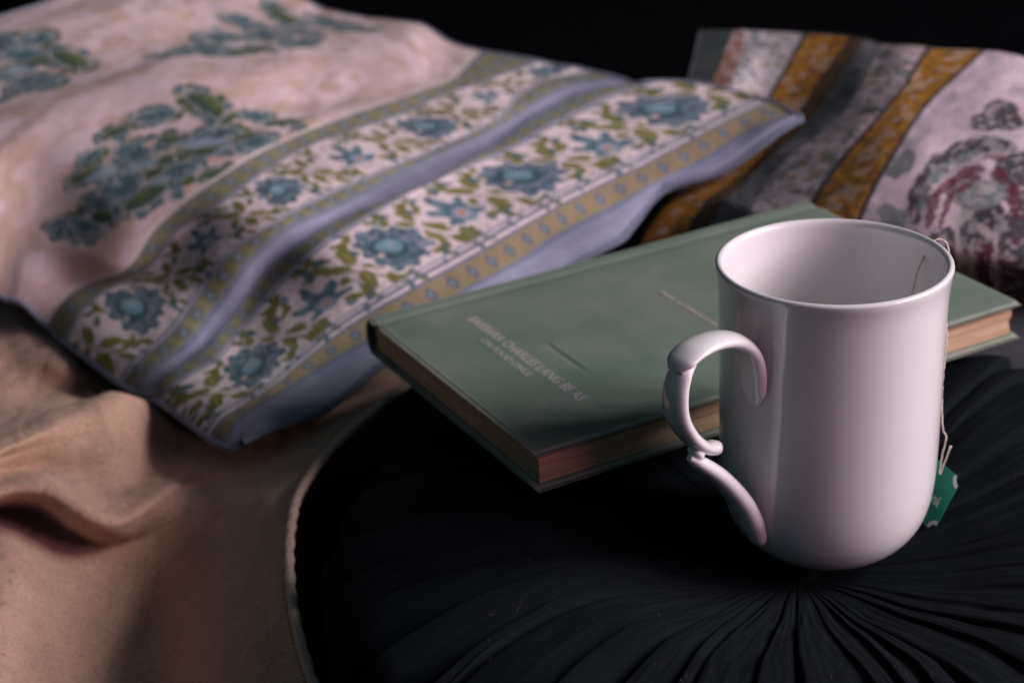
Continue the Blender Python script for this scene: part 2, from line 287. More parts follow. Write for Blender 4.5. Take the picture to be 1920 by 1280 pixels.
# loose fibres standing off the fleece and lint caught along the hem
def fibres(n, sampler, lmin, lmax, r, curl, up):
    V, Fq = [], []
    for _ in range(n):
        p, nrm = sampler(); L = rng.uniform(lmin, lmax)
        d = rng.normal(size=3); d = d/np.linalg.norm(d) + nrm*up; d /= np.linalg.norm(d)
        c = rng.normal(size=3)*curl; o = len(V); sd = np.cross(d, rng.normal(size=3)); sd /= np.linalg.norm(sd)
        sd2 = np.cross(d, sd)
        for k in range(4):
            t = k/3; q = p + d*L*t + c*L*t*t; rr = r*(1-.6*t)
            V += [q+sd*rr, q-.5*sd*rr+.87*sd2*rr, q-.5*sd*rr-.87*sd2*rr]
        for k in range(3):
            for j in range(3):
                Fq.append([o+3*k+j, o+3*k+(j+1) % 3, o+3*k+3+(j+1) % 3, o+3*k+3+j])
    return fast_mesh("fibres", V, Fq)
def s_hem():
    i = rng.integers(120, NS); return hp[i] + rng.normal(size=3)*.0006, np.array([.5, -.3, .7])
def s_face():
    i = rng.integers(0, NS); j = int(abs(rng.normal())*70) % NT; return Pb[i, j], np.array([0, 0, 1.])
M_fuzz = fabric("tan_fuzz", (.45, .32, .25), rough=1, var=.1)
tag(link("fuzz", fibres(3200, s_hem, .0008, .0026, .00004, .5, .9), M_fuzz, blanket), kind='stuff')
def s_nap():
    i = rng.integers(60, NS); j = int(rng.uniform(0, 1)**1.4*330); return Pb[i, j], np.array([.3, -.2, 1.])
M_nap = fabric("fleece_nap", (.60, .37, .27), rough=1, var=.1)
tag(link("nap", fibres(9000, s_nap, .0007, .0019, .00006, .9, .5), M_nap, blanket), kind='stuff')
M_lint = fabric("pale_lint", (.5, .44, .4), rough=1, var=.1)
tag(link("lint", fibres(1500, s_face, .0005, .0017, .00009, .8, .35), M_lint, blanket), kind='stuff')

# ------------------------------------------------------------- round black pleated cushion
cush = empty("round_cushion", (-.006, -.008, -.098))
tag(cush, "round black pleated cushion with a tufted middle, under the white mug and green book", "cushion")
NP = 46
wd = rng.uniform(.4, 1.8, NP); edges = np.r_[0, np.cumsum(wd)]; edges = edges/edges[-1]*2*np.pi
amp_k = rng.uniform(.5, 1.25, NP); sub_k = rng.uniform(-.3, .5, NP); ph_k = rng.uniform(-1, 1, NP); wob_k = rng.uniform(-.05, .05, NP)
per = 26
th = np.concatenate([edges[k] + (edges[k+1]-edges[k])*np.linspace(0, 1, per, endpoint=False)**1.0 for k in range(NP)])
kk = np.repeat(np.arange(NP), per); ff = np.tile(np.linspace(0, 1, per, endpoint=False), NP)
prof_s = [0, .03, .055, .08, .11, .145, .170, .1815, .1865, .1885, .187, .180, .172]
prof_z = [-.012, -.0035, .0015, .0085, .0145, .0125, .0065, .000, -.008, -.022, -.045, -.072, -.096]
sN = np.concatenate([np.linspace(0, .16, 90), np.linspace(.16, 1, 60)[1:]])
arc = np.r_[0, np.cumsum(np.hypot(np.diff(prof_s), np.diff(prof_z)))]; arc /= arc[-1]
sa = np.linspace(0, 1, 170)
rr = pchip(arc, np.array(prof_s), sa); zz = pchip(arc, np.array(prof_z), sa)
TH, RR = np.meshgrid(th, rr); ZZ = np.repeat(zz[:, None], len(th), 1)
KK = np.repeat(kk[None], len(rr), 0); FF = np.repeat(ff[None], len(rr), 0)
# knife pleat: a slow rise and a sharp tucked drop; second smaller tuck inside some pleats
f2 = 1 - FF
saw = np.where(f2 < .90, np.sin(np.minimum(f2/.90, 1)*np.pi*.5)**.9, 1-smooth(.90, 1.0, f2))
tuck = sub_k[KK]*np.maximum(0, 1-np.abs(f2-.42)/.05)
ampR = np.interp(RR, [0, .012, .03, .08, .15, .178, .186, .2], [.0, .0004, .0010, .0019, .0040, .0064, .0056, .0030])
in_k = rng.choice([0, .15, .5, 1.0, 1.3], NP)
bump = (saw-.4 + .45*tuck)*ampR*(amp_k[KK]*smooth(.05, .12, RR) + in_k[KK]*(1-smooth(.05, .12, RR)))
topness = smooth(-.03, -.002, ZZ)
big = (fbm(np.cos(TH)*3+5+RR*14, np.sin(TH)*3+5, 9)-.5)*.006*smooth(.03, .12, RR)
bulge = .012*np.exp(-(((RR*np.cos(TH)-.12)/.06)**2 + ((RR*np.sin(TH)-.12)/.06)**2))
flat = 1 - .8*np.exp(-((RR-.0)/.035)**2)
Rx = RR*.972 + bump*(1-topness)*.9 + (saw-.75)*.011*smooth(.160, .182, RR)*amp_k[KK]
fine = (fbm(TH*34, RR*60, 13, 2)-.5)*.0011*smooth(.02, .06, RR)
Zx = ZZ + bump*topness*flat + (big + bulge + fine)*topness
TX = TH + .10*(RR/.2)**1.6 + wob_k[KK]*np.sin(RR*38+ph_k[KK]*2)*.5*np.minimum(1, RR/.05)
Pc = np.stack([Rx*np.cos(TX), Rx*np.sin(TX), Zx+.098], -1)
M_black = fabric("black_cotton", (.0044, .0066, .0090), rough=.85, var=.35, var_scale=45, weave=5200, bump=.5, sheen=.0, fuzz=.15, fuzz_scale=2600, spec=.07)
link("pleated_cover", fast_mesh("pleated_cover", Pc.reshape(-1, 3), grid_faces(len(rr), len(th), True)), M_black, cush)
tb = np.linspace(0, 2*np.pi, 48, endpoint=False)
pb_r = [.0005, .006, .010, .0125, .0125]; pb_z = [-.009, -.0095, -.0105, -.0125, -.0145]
Pbt = np.array([[r*np.cos(t), r*np.sin(t), z+.098] for r, z in zip(pb_r, pb_z) for t in tb])
link("button", fast_mesh("button", Pbt, grid_faces(5, 48, True)), M_black, cush)
M_speck = fabric("lint_speck", (.16, .16, .17), rough=1, var=.1)
def s_cush():
    i = rng.integers(40, 120); j = rng.integers(0, len(th)); return Pc[i, j]+np.array([0, 0, .0003]), np.array([0, 0, 1.])
tag(link("lint", fibres(420, s_cush, .0003, .0012, .00006, .8, .3), M_speck, cush), kind='stuff')

# ------------------------------------------------------------- green book
BA = Vector((-.1816, .1376, .0342)); BX = Vector((.4796, -.8773, .0182)); BY = Vector((.8757, .4799, .0539))
BX.normalize(); BY = (BY - BX*BY.dot(BX)).normalized(); BZ = BX.cross(BY)
BW, BL, BT = .1537, .2432, .0180
book = empty("book")
book.matrix_world = Matrix(((BX[0], BY[0], BZ[0], BA[0]), (BX[1], BY[1], BZ[1], BA[1]), (BX[2], BY[2], BZ[2], BA[2]), (0, 0, 0, 1))) @ Matrix.Translation((0, 0, -BT))
tag(book, "worn green cloth bound book with faded pale lettering, lying behind the white mug", "book")
def cloth_cover():
    m, nt, b = mat_new("green_bookcloth"); L = nt.links.new
    tc = N(nt, 'ShaderNodeTexCoord')
    n1 = N(nt, 'ShaderNodeTexNoise', Scale=26.0, Detail=6.0, Roughness=.6); L(tc.outputs['Object'], n1.inputs['Vector'])
    n2 = N(nt, 'ShaderNodeTexNoise', Scale=900.0, Detail=3.0); L(tc.outputs['Object'], n2.inputs['Vector'])
    cr = N(nt, 'ShaderNodeValToRGB'); L(n1.outputs['Fac'], cr.inputs['Fac'])
    cr.color_ramp.elements[0].position = .32; cr.color_ramp.elements[0].color = (.15, .225, .175, 1)
    cr.color_ramp.elements[1].position = .72; cr.color_ramp.elements[1].color = (.235, .27, .225, 1)
    mx = N(nt, 'ShaderNodeMix', data_type='RGBA', blend_type='MULTIPLY'); mx.inputs['Factor'].default_value = .35
    L(cr.outputs[0], mx.inputs[6]); L(n2.outputs['Fac'], mx.inputs[7])
    # rubbed edges, by distance from the board edge
    geo = N(nt, 'ShaderNodeAttribute', attribute_name='wear')
    mw = N(nt, 'ShaderNodeMix', data_type='RGBA'); L(geo.outputs['Fac'], mw.inputs['Factor']); L(mx.outputs[2], mw.inputs[6])
    mw.inputs[7].default_value = (.36, .34, .29, 1)
    L(mw.outputs[2], b.inputs['Base Color'])
    b.inputs['Roughness'].default_value = .62; b.inputs['Specular IOR Level'].default_value = .3
    w1 = N(nt, 'ShaderNodeTexWave', Scale=420.0, Distortion=.6); w1.bands_direction = 'X'; L(tc.outputs['Object'], w1.inputs['Vector'])
    w2 = N(nt, 'ShaderNodeTexWave', Scale=420.0, Distortion=.6); w2.bands_direction = 'Y'; L(tc.outputs['Object'], w2.inputs['Vector'])
    ad = N(nt, 'ShaderNodeMath', operation='ADD'); L(w1.outputs['Fac'], ad.inputs[0]); L(w2.outputs['Fac'], ad.inputs[1])
    ad2 = N(nt, 'ShaderNodeMath', operation='ADD'); L(ad.outputs[0], ad2.inputs[0]); L(n1.outputs['Fac'], ad2.inputs[1])
    bp = N(nt, 'ShaderNodeBump', Strength=.35, Distance=.0003); L(ad2.outputs[0], bp.inputs['Height']); L(bp.outputs[0], b.inputs['Normal'])
    return m
M_cloth = cloth_cover()
def board(name, zt, zb, sgn):
    """cloth covered board: a gridded slab with rolled, slightly bumped edges, a hinge groove and a dented crease"""
    nx, ny = 170, 230; r = .0012
    x = np.linspace(0, 1, nx); y = np.linspace(0, 1, ny)
    X, Y = np.meshgrid(x*BW, y*BL, indexing='ij')
    dx = np.minimum(BW-X, 1); dy = np.minimum(Y, BL-Y); d = np.minimum(dx, dy)
    dc = np.where((dx < .004) & (dy < .004), .004-np.hypot(.004-dx, .004-dy), d)      # rounded corners
    roll = np.where(dc < r, r-np.sqrt(np.maximum(r*r-(r-np.clip(dc, 0, r))**2, 0)), 0)
    groove = .0007*np.exp(-((X-.0085)/.0022)**2)
    u = X-.0672; v = Y-.0526
    crease = .00045*np.exp(-((v + .0006*np.sin(u*90))/.0007)**2)*smooth(-.002, .006, u)*smooth(.044, .028, u)
    crease -= .00025*np.exp(-((v-.0015)/.0012)**2)*smooth(-.002, .006, u)*smooth(.044, .028, u)
    warp = .0008*(fbm(X*18, Y*18, 21)-.5)
    top = zt - roll - (groove + (crease if sgn > 0 else 0)) + warp*np.minimum(1, d/.01)
    bot = zb + roll*.6 + 0*X
    V = np.concatenate([np.stack([X, Y, top], -1).reshape(-1, 3), np.stack([X, Y, bot], -1).reshape(-1, 3)])
    n = nx*ny; q = np.concatenate([grid_faces(nx, ny, flip=True), grid_faces(nx, ny, off=n)])
    i = np.arange(nx-1)*ny; j = np.arange(ny-1)
    side = [np.stack([i, i+ny, i+ny+n, i+n], 1), np.stack([i+ny-1, i+n+ny-1, i+ny+n+ny-1, i+ny+ny-1], 1),
            np.stack([j, j+n, j+1+n, j+1], 1), np.stack([(nx-1)*ny+j, (nx-1)*ny+j+1, (nx-1)*ny+j+1+n, (nx-1)*ny+j+n], 1)]
    me = fast_mesh(name, V, np.concatenate([q]+side))
    wn = fbm(X*160, Y*160, 4)
    wear = smooth(.0034, .0004, d)*(.35+.65*wn)*.8 + .25*smooth(.60, .8, fbm(X*40, Y*40, 8)) * 0.5
    wear = np.clip(np.concatenate([wear.ravel(), (wear*.8).ravel()]), 0, .85)
    set_color(me, 'wear', np.repeat(wear[:, None], 3, 1))
    return link(name, me, M_cloth, book)
board("front_cover", BT, BT-.0023, 1)
board("back_cover", .0025, 0.0, -1)
# rounded spine
ph = np.linspace(-np.pi/2, np.pi/2, 22); sv = []
for y in np.linspace(0, BL, 40):
    for s in (1.0, .80):
        for p in ph:
            sv.append((.0015 - .0058*np.cos(p)*s*(1 if s == 1 else .8), y, BT/2 + (BT/2-.0004)*np.sin(p)*(1 if s == 1 else .86)))
sv = np.array(sv).reshape(40, 2, 22, 3); n = 40*22
V = np.concatenate([sv[:, 0].reshape(-1, 3), sv[:, 1].reshape(-1, 3)])
q = [grid_faces(40, 22), grid_faces(40, 22, off=n, flip=True)]
for e in (0, 39):
    a = e*22+np.arange(21); q.append(np.stack([a, a+1, a+1+n, a+n], 1) if e == 0 else np.stack([a, a+n, a+1+n, a+1], 1))
for e in (0, 21):
    a = np.arange(39)*22+e; q.append(np.stack([a, a+n, a+22+n, a+22], 1) if e == 0 else np.stack([a, a+22, a+22+n, a+n], 1))
me = fast_mesh("spine", V, np.concatenate(q)); set_color(me, 'wear', np.full((len(V), 3), .12)); link("spine", me, M_cloth, book)
# the leaves: thin sheets in slightly uneven gatherings
def paper():
    m, nt, b = mat_new("aged_paper"); L = nt.links.new
    tc = N(nt, 'ShaderNodeTexCoord'); mp = N(nt, 'ShaderNodeMapping'); mp.inputs['Scale'].default_value = (30, 30, 1600)
    L(tc.outputs['Object'], mp.inputs['Vector'])
    n1 = N(nt, 'ShaderNodeTexNoise', Scale=1.0, Detail=3.0); L(mp.outputs[0], n1.inputs['Vector'])
    cr = N(nt, 'ShaderNodeValToRGB'); L(n1.outputs['Fac'], cr.inputs['Fac'])
    cr.color_ramp.elements[0].position = .3; cr.color_ramp.elements[0].color = (.36, .225, .135, 1)
    cr.color_ramp.elements[1].position = .7; cr.color_ramp.elements[1].color = (.60, .41, .28, 1)
    L(cr.outputs[0], b.inputs['Base Color']); b.inputs['Roughness'].default_value = .85; b.inputs['Specular IOR Level'].default_value = .1
    return m
M_paper = paper()
pv, pf = [], []; z0, z1 = .0027, BT-.0025; NL = 84; hz = (z1-z0)/NL; drift = 0; gth = 0
for i in range(NL):
    if i % 12 == 0: gth = rng.uniform(-.0007, .0005)
    drift = gth + rng.uniform(-.00012, .00012)
    a = z0+i*hz; b_ = a + hz*(.97 if i % 12 != 11 else .62)
    x0, x1, y0, y1 = .001, BW-.0034+drift, .0028-drift*.6, BL-.0030+drift*.8
    o = len(pv)
    pv += [(x0, y0, a), (x1, y0, a), (x1, y1, a), (x0, y1, a), (x0, y0, b_), (x1, y0, b_), (x1, y1, b_), (x0, y1, b_)]
    pf += [[o+3, o+2, o+1, o], [o+4, o+5, o+6, o+7], [o, o+1, o+5, o+4], [o+1, o+2, o+6, o+5], [o+2, o+3, o+7, o+6], [o+3, o, o+4, o+7]]
tag(link("pages", fast_mesh("pages", pv, pf, False), M_paper, book), kind='stuff')
# faded pale print on the cover
M_print, nt, b = mat_new("faded_pink_print"); b.inputs['Base Color'].default_value = (.45, .375, .39, 1); b.inputs['Roughness'].default_value = .6
def text_mesh(body, size, shear=0.0):
    cu = bpy.data.curves.new("lettering", 'FONT'); cu.body = body; cu.size = size; cu.extrude = .00003; cu.offset = .00006; cu.shear = shear
    o = bpy.data.objects.new("tmp", cu); COL.objects.link(o)
    dg = bpy.context.evaluated_depsgraph_get(); me = bpy.data.meshes.new_from_object(o.evaluated_get(dg))
    bpy.data.objects.remove(o); bpy.data.curves.remove(cu); me.materials.clear()
    return me
def lettering(name, body, x0, x1, y0, h, parent, m, z, shear=0.0):
    me = text_mesh(body, .01, shear)
    v = np.empty(len(me.vertices)*3, np.float32); me.vertices.foreach_get("co", v); v = v.reshape(-1, 3)
    lo, hi = v.min(0), v.max(0)
    v[:, 0] = x0 + (v[:, 0]-lo[0])/(hi[0]-lo[0])*(x1-x0); v[:, 1] = y0 + (v[:, 1]-lo[1])/(hi[1]-lo[1])*h; v[:, 2] += z
    me.vertices.foreach_set("co", v.ravel()); me.update()
    return link(name, me, m, parent)
lettering("title_lettering", "BARBARA CHARLES LANG BE AS", .0268, .1245, .0358, .0052, book, M_print, BT+.00012)
lettering("subtitle_lettering", "ON FOOD ONCE", .0500, .0930, .0298, .0034, book, M_print, BT+.00012)
lettering("author_lettering", "MARK  NORMAN DENIS  HILL", .0522, .1080, .1206, .0026, book, M_print, BT+.00012)

# ------------------------------------------------------------- white mug
mug = empty("mug", (.0047, 0, 0), (0, -math.atan2(.0047, .118), 0))
tag(mug, "tall glossy white china mug with an ornate scrolled handle, standing on the black cushion", "mug")
M_china, nt, b = mat_new("white_china"); L = nt.links.new
tc = N(nt, 'ShaderNodeTexCoord'); n1 = N(nt, 'ShaderNodeTexNoise', Scale=30.0, Detail=3.0); L(tc.outputs['Object'], n1.inputs['Vector'])
cr = N(nt, 'ShaderNodeValToRGB'); L(n1.outputs['Fac'], cr.inputs['Fac'])
cr.color_ramp.elements[0].color = (.70, .672, .68, 1); cr.color_ramp.elements[1].color = (.755, .727, .735, 1)
L(cr.outputs[0], b.inputs['Base Color'])
b.inputs['Roughness'].default_value = .22; b.inputs['Specular IOR Level'].default_value = .5
b.inputs['Coat Weight'].default_value = .7; b.inputs['Coat Roughness'].default_value = .03
n2 = N(nt, 'ShaderNodeTexNoise', Scale=55.0, Detail=2.0); L(tc.outputs['Object'], n2.inputs['Vector'])
bp = N(nt, 'ShaderNodeBump', Strength=.05, Distance=.0006); L(n2.outputs['Fac'], bp.inputs['Height']); L(bp.outputs[0], b.inputs['Normal']); L(bp.outputs[0], b.inputs['Coat Normal'])
outer = [(.0005, .0008), (.014, .0008), (.0185, .0), (.0215, .0004), (.0255, .0022), (.030, .0055), (.0345, .0105), (.0378, .0168), (.0397, .024), (.0407, .033), (.0411, .045), (.0413, .065), (.0414, .085), (.0416, .100), (.0419, .108), (.0424, .1125), (.0429, .1152), (.0431, .1166)]
lip = [(.04305, .1174), (.0425, .1180), (.0417, .1182), (.0409, .1179), (.0403, .1172)]
inner = [(.0399, .116), (.0396, .112), (.0394, .105), (.0392, .09), (.0390, .065), (.0387, .040), (.0372, .024), (.033, .0125), (.026, .0072), (.015, .0052), (.0005, .005)]
pr = np.array(outer+lip+inner); s = np.r_[0, np.cumsum(np.hypot(*np.diff(pr, axis=0).T))]
sq = np.unique(np.concatenate([np.linspace(0, s[-1], 150), np.linspace(s[14], s[26], 50)]))
pr = pchip(s, pr, sq); ta = np.linspace(0, 2*np.pi, 144, endpoint=False)
V = np.stack([pr[:, None, 0]*np.cos(ta), pr[:, None, 0]*np.sin(ta), np.repeat(pr[:, 1:2], 144, 1)], -1).reshape(-1, 3)
link("body", fast_mesh("mug_body", V, grid_faces(len(pr), 144, True)), M_china, mug)
hd = np.array([-.733, -.68, 0]); hd /= np.linalg.norm(hd); ht = np.array([-hd[1], hd[0], 0])
def strap(pts, wt, wn, n=46, seg=20, pw=1.0):
    P = np.array(pts, float); P[:, 0] += .733*(.0047-.04*P[:, 1])
    k = len(P); P = catmull(P, n); wt = np.interp(np.linspace(0, k-1, n), range(k), wt); wn = np.interp(np.linspace(0, k-1, n), range(k), wn)
    T = np.gradient(P, axis=0); T /= np.linalg.norm(T, axis=1)[:, None]; Nn = np.stack([T[:, 1], -T[:, 0]], 1)
    a = np.linspace(0, 2*np.pi, seg, endpoint=False); V = []
    for i in range(n):
        for t in a:
            q = P[i] + Nn[i]*wn[i]*np.sin(t); V.append(hd*q[0] + np.array([0, 0, q[1]]) + ht*wt[i]*np.cos(t))
    V += [hd*P[0][0]+np.array([0, 0, P[0][1]]), hd*P[-1][0]+np.array([0, 0, P[-1][1]])]
    f = grid_faces(n, seg, True).tolist()
    for j in range(seg):
        f.append([n*seg, (j+1) % seg, j]); f.append([n*seg+1, (n-1)*seg+j, (n-1)*seg+(j+1) % seg])
    return V, f
pieces = [
 strap([(.0425, .0755), (.0428, .081), (.0436, .089), (.0470, .0975), (.0550, .1045), (.0655, .1078), (.0755, .1080), (.0820, .1058), (.0850, .1032)],
       [.0025, .0056, .0062, .0062, .0062, .0062, .0066, .0062, .0030], [.0012, .0026, .0032, .0033, .0032, .0029, .0025, .0020, .0010]),
 strap([(.0775, .1055), (.0822, .1010), (.0842, .0940), (.0832, .0860), (.0790, .0785), (.0735, .0722), (.0675, .0676), (.0630, .0662), (.0608, .0672)],
       [.0040, .0052, .0056, .0055, .0050, .0043, .0036, .0037, .0016], [.0020, .0029, .0032, .0032, .0030, .0027, .0024, .0030, .0014]),
 strap([(.0765, .0668), (.0735, .0648), (.0690, .0612), (.0615, .0545), (.0540, .0462), (.0470, .0370), (.0415, .0275), (.0375, .0190), (.0355, .0150)],
       [.0012, .0034, .0042, .0047, .0052, .0056, .0056, .0042, .0015], [.0010, .0024, .0030, .0034, .0037, .0040, .0040, .0030, .0012]),
 strap([(.0745, .0700), (.0728, .0672), (.0715, .0640)], [.0025, .0034, .0025], [.0018, .0024, .0018], n=10),
]
V, Fq = [], []
for v, f in pieces:
    o = len(V); V += v; Fq += [[i+o for i in q] for q in f]
me = bpy.data.meshes.new("handle"); me.from_pydata(V, [], Fq); me.update()
hobj = link("handle", me, M_china, mug)
rm = hobj.modifiers.new("fuse", 'REMESH'); rm.mode = 'VOXEL'; rm.voxel_size = .00042; rm.use_smooth_shade = True
sm = hobj.modifiers.new("soften", 'SMOOTH'); sm.factor = .5; sm.iterations = 5
dg = bpy.context.evaluated_depsgraph_get(); me2 = bpy.data.meshes.new_from_object(hobj.evaluated_get(dg))
hobj.modifiers.clear(); hobj.data = me2
if not me2.materials: me2.materials.append(M_china)
me2.polygons.foreach_set("use_smooth", [True]*len(me2.polygons))

# ------------------------------------------------------------- tea bag string and tag
tea = empty("tea_bag", (.050, .013, .0))
tag(tea, "tea bag string over the mug rim with a small green paper tag on its end", "tea bag")
to = np.array(tea.location)
S = np.array([(.020, .004, .012), (.026, .008, .045), (.030, .010, .080), (.0327, .012, .1016), (.0344, .014, .1085), (.0379, .0163, .1156), (.0402, .0172, .1186), (.0425, .0178, .1190), (.0446, .018, .1165), (.0462, .0185, .1077), (.0466, .0183, .097), (.0468, .018, .0872), (.0479, .018, .0797), (.0480, .018, .0723), (.0478, .0175, .062), (.0482, .017, .0523), (.0492, .015, .0416), (.0506, .014, .0381), (.0496, .0135, .0304), (.0493, .0135, .0225)])
S[8:, 0] += .0008
S = catmull(S, 260); tw = np.arange(260)
S[:, 0] += .00007*np.sin(tw*.9); S[:, 1] += .00007*np.cos(tw*.9)
M_string = fabric("cotton_string", (.74, .62, .57), rough=.95, var=.25, var_scale=700, weave=9000, bump=.4)
sg = link("string", tube_mesh("string", S-to, .00029+.00005*np.sin(tw*1.7), 8), M_string, tea)
Lp = catmull(np.array([(.0502, .0122, .0228), (.0508, .012, .0262), (.0518, .012, .0301), (.0525, .012, .0332), (.0530, .012, .0354)]), 30)
link("string_end", tube_mesh("string_end", Lp-to, np.r_[np.full(24, .0003), np.linspace(.00036, .00052, 6)], 8), M_string, tea)
TR, BR, TL = np.array((.0570, .006, .0240)), np.array((.0468, .0045, .0022)), np.array((.0455, .0275, .0265))
ex = TR-TL; wT = np.linalg.norm(ex); ex /= wT; ey = (TR-BR); ey -= ex*(ey@ex); hT = np.linalg.norm(ey); ey /= hT; ez = np.cross(ex, ey)
def tagpt(x, y, z=0):
    c = .0016*math.sin(math.pi*x/wT) + .0008*math.sin(math.pi*y/hT)
    return TL + ex*x - ey*(hT-y) + ez*(z - c) - to
notch = .0030
def tag_outline(n=8):
    p = []
    for cx, cy, a0 in ((0, 0, 90), (wT, 0, 180), (wT, hT, 270), (0, hT, 360)):
        for k in range(n+1):
            a = math.radians(a0 - 90*k/n); p.append((cx+notch*math.cos(a), cy+notch*math.sin(a)))
    return p
def sheet(name, outline, thick, z, m, parent):
    bm = bmesh.new()
    cx = sum(p[0] for p in outline)/len(outline); cy = sum(p[1] for p in outline)/len(outline)
    rings = [0, .33, .66, 1.0]
    vs = {}
    for s_ in (0, 1):
        for ri, r in enumerate(rings):
            for i, (x, y) in enumerate(outline if r > 0 else [(cx, cy)]):
                vs[s_, ri, i] = bm.verts.new(tagpt(cx+(x-cx)*r, cy+(y-cy)*r, z+thick*s_))
    n = len(outline)
    for s_ in (0, 1):
        for i in range(n):
            j = (i+1) % n
            f = [vs[s_, 0, 0], vs[s_, 1, i], vs[s_, 1, j]]; bm.faces.new(f if s_ else f[::-1])
            for ri in (1, 2):
                f = [vs[s_, ri, i], vs[s_, ri+1, i], vs[s_, ri+1, j], vs[s_, ri, j]]; bm.faces.new(f if s_ else f[::-1])
    for i in range(n):
        j = (i+1) % n; bm.faces.new([vs[0, 3, i], vs[0, 3, j], vs[1, 3, j], vs[1, 3, i]])
    me = bpy.data.meshes.new(name); bm.to_mesh(me); bm.free(); me.polygons.foreach_set("use_smooth", [False]*len(me.polygons))
    return link(name, me, m, parent)
M_green = fabric("green_card", (.005, .165, .105), rough=.5, var=.08, var_scale=150, weave=800, bump=.05, spec=.35)
M_silver, nt, b = mat_new("pale_grey_print"); b.inputs['Base Color'].default_value = (.5, .47, .49, 1); b.inputs['Roughness'].default_value = .45
tg = sheet("paper_tag", tag_outline(), .0003, 0, M_green, tea)
for cx, cy, a0 in ((wT, 0, 180), (wT, hT, 270), (0, 0, 90), (0, hT, 360)):
    o_ = []
    for k in range(9):
        a = math.radians(a0 - 90*k/8); o_.append((cx+notch*1.01*math.cos(a), cy+notch*1.01*math.sin(a)))
    for k in range(8, -1, -1):
        a = math.radians(a0 - 4 - 82*k/8); o_.append((cx+notch*1.55*math.cos(a), cy+notch*1.55*math.sin(a)))
    V = [tagpt(x, y, .0003+h) for h in (.00005, .00012) for x, y in o_]; n = len(o_); f = []
    for k in range(8):
        f.append([n+k, n+k+1, n+n-2-k, n+n-1-k])
    for k in range(n): f.append([k, (k+1) % n, n+(k+1) % n, n+k])
    me = bpy.data.meshes.new("corner_print"); me.from_pydata(V, [], f); me.update()
    c_ = link("corner_print", me, M_silver, tg)
me = text_mesh("nk", .01, .35); v = np.empty(len(me.vertices)*3, np.float32); me.vertices.foreach_get("co", v); v = v.reshape(-1, 3)
lo, hi = v.min(0), v.max(0)
v2 = np.array([tagpt(.0145 + (p[0]-lo[0])/(hi[0]-lo[0])*.0060, .0085+(p[1]-lo[1])/(hi[1]-lo[1])*.0042, .00042 + (0.00008 if p[2] > 0 else 0)) for p in v], np.float32)
me.vertices.foreach_set("co", v2.ravel()); me.update(); link("tag_lettering", me, M_silver, tg)

# ------------------------------------------------------------- printed cushions
def ease(a, b, t): return a[None] + (b-a)[None]*t[..., None]
def paint(C, mask, col):
    mask = np.clip(mask, 0, 1)[..., None]; C[...] = C*(1-mask) + np.asarray(col)*mask
def leaf(x, y, x1, y1, x2, y2, w):
    """soft mask of a leaf shape from (x1,y1) to (x2,y2), full width w (all mm)"""
    dx, dy = x2-x1, y2-y1; L = math.hypot(dx, dy)+1e-6
    t = ((x-x1)*dx + (y-y1)*dy)/L/L; n = ((x-x1)*-dy + (y-y1)*dx)/L
    hw = .5*w*np.sqrt(np.clip(1-(2*np.clip(t, -.2, 1.2)-1)**2, 0, 1))**1.1
    return smooth(-.5, .5, hw-np.abs(n)-.15)*((t > -.05) & (t < 1.05)), t, n/(w*.5)
WHITE = (.72, .585, .61); TEAL = (.07, .135, .16); DTEAL = (.045, .09, .11); LBLUE = (.26, .33, .40); OLIVE = (.15, .145, .035)
OCHRE = (.43, .285, .20); LAV = (.265, .26, .355); SLATE = (.16, .18, .25); BROWN = (.25, .17, .12)

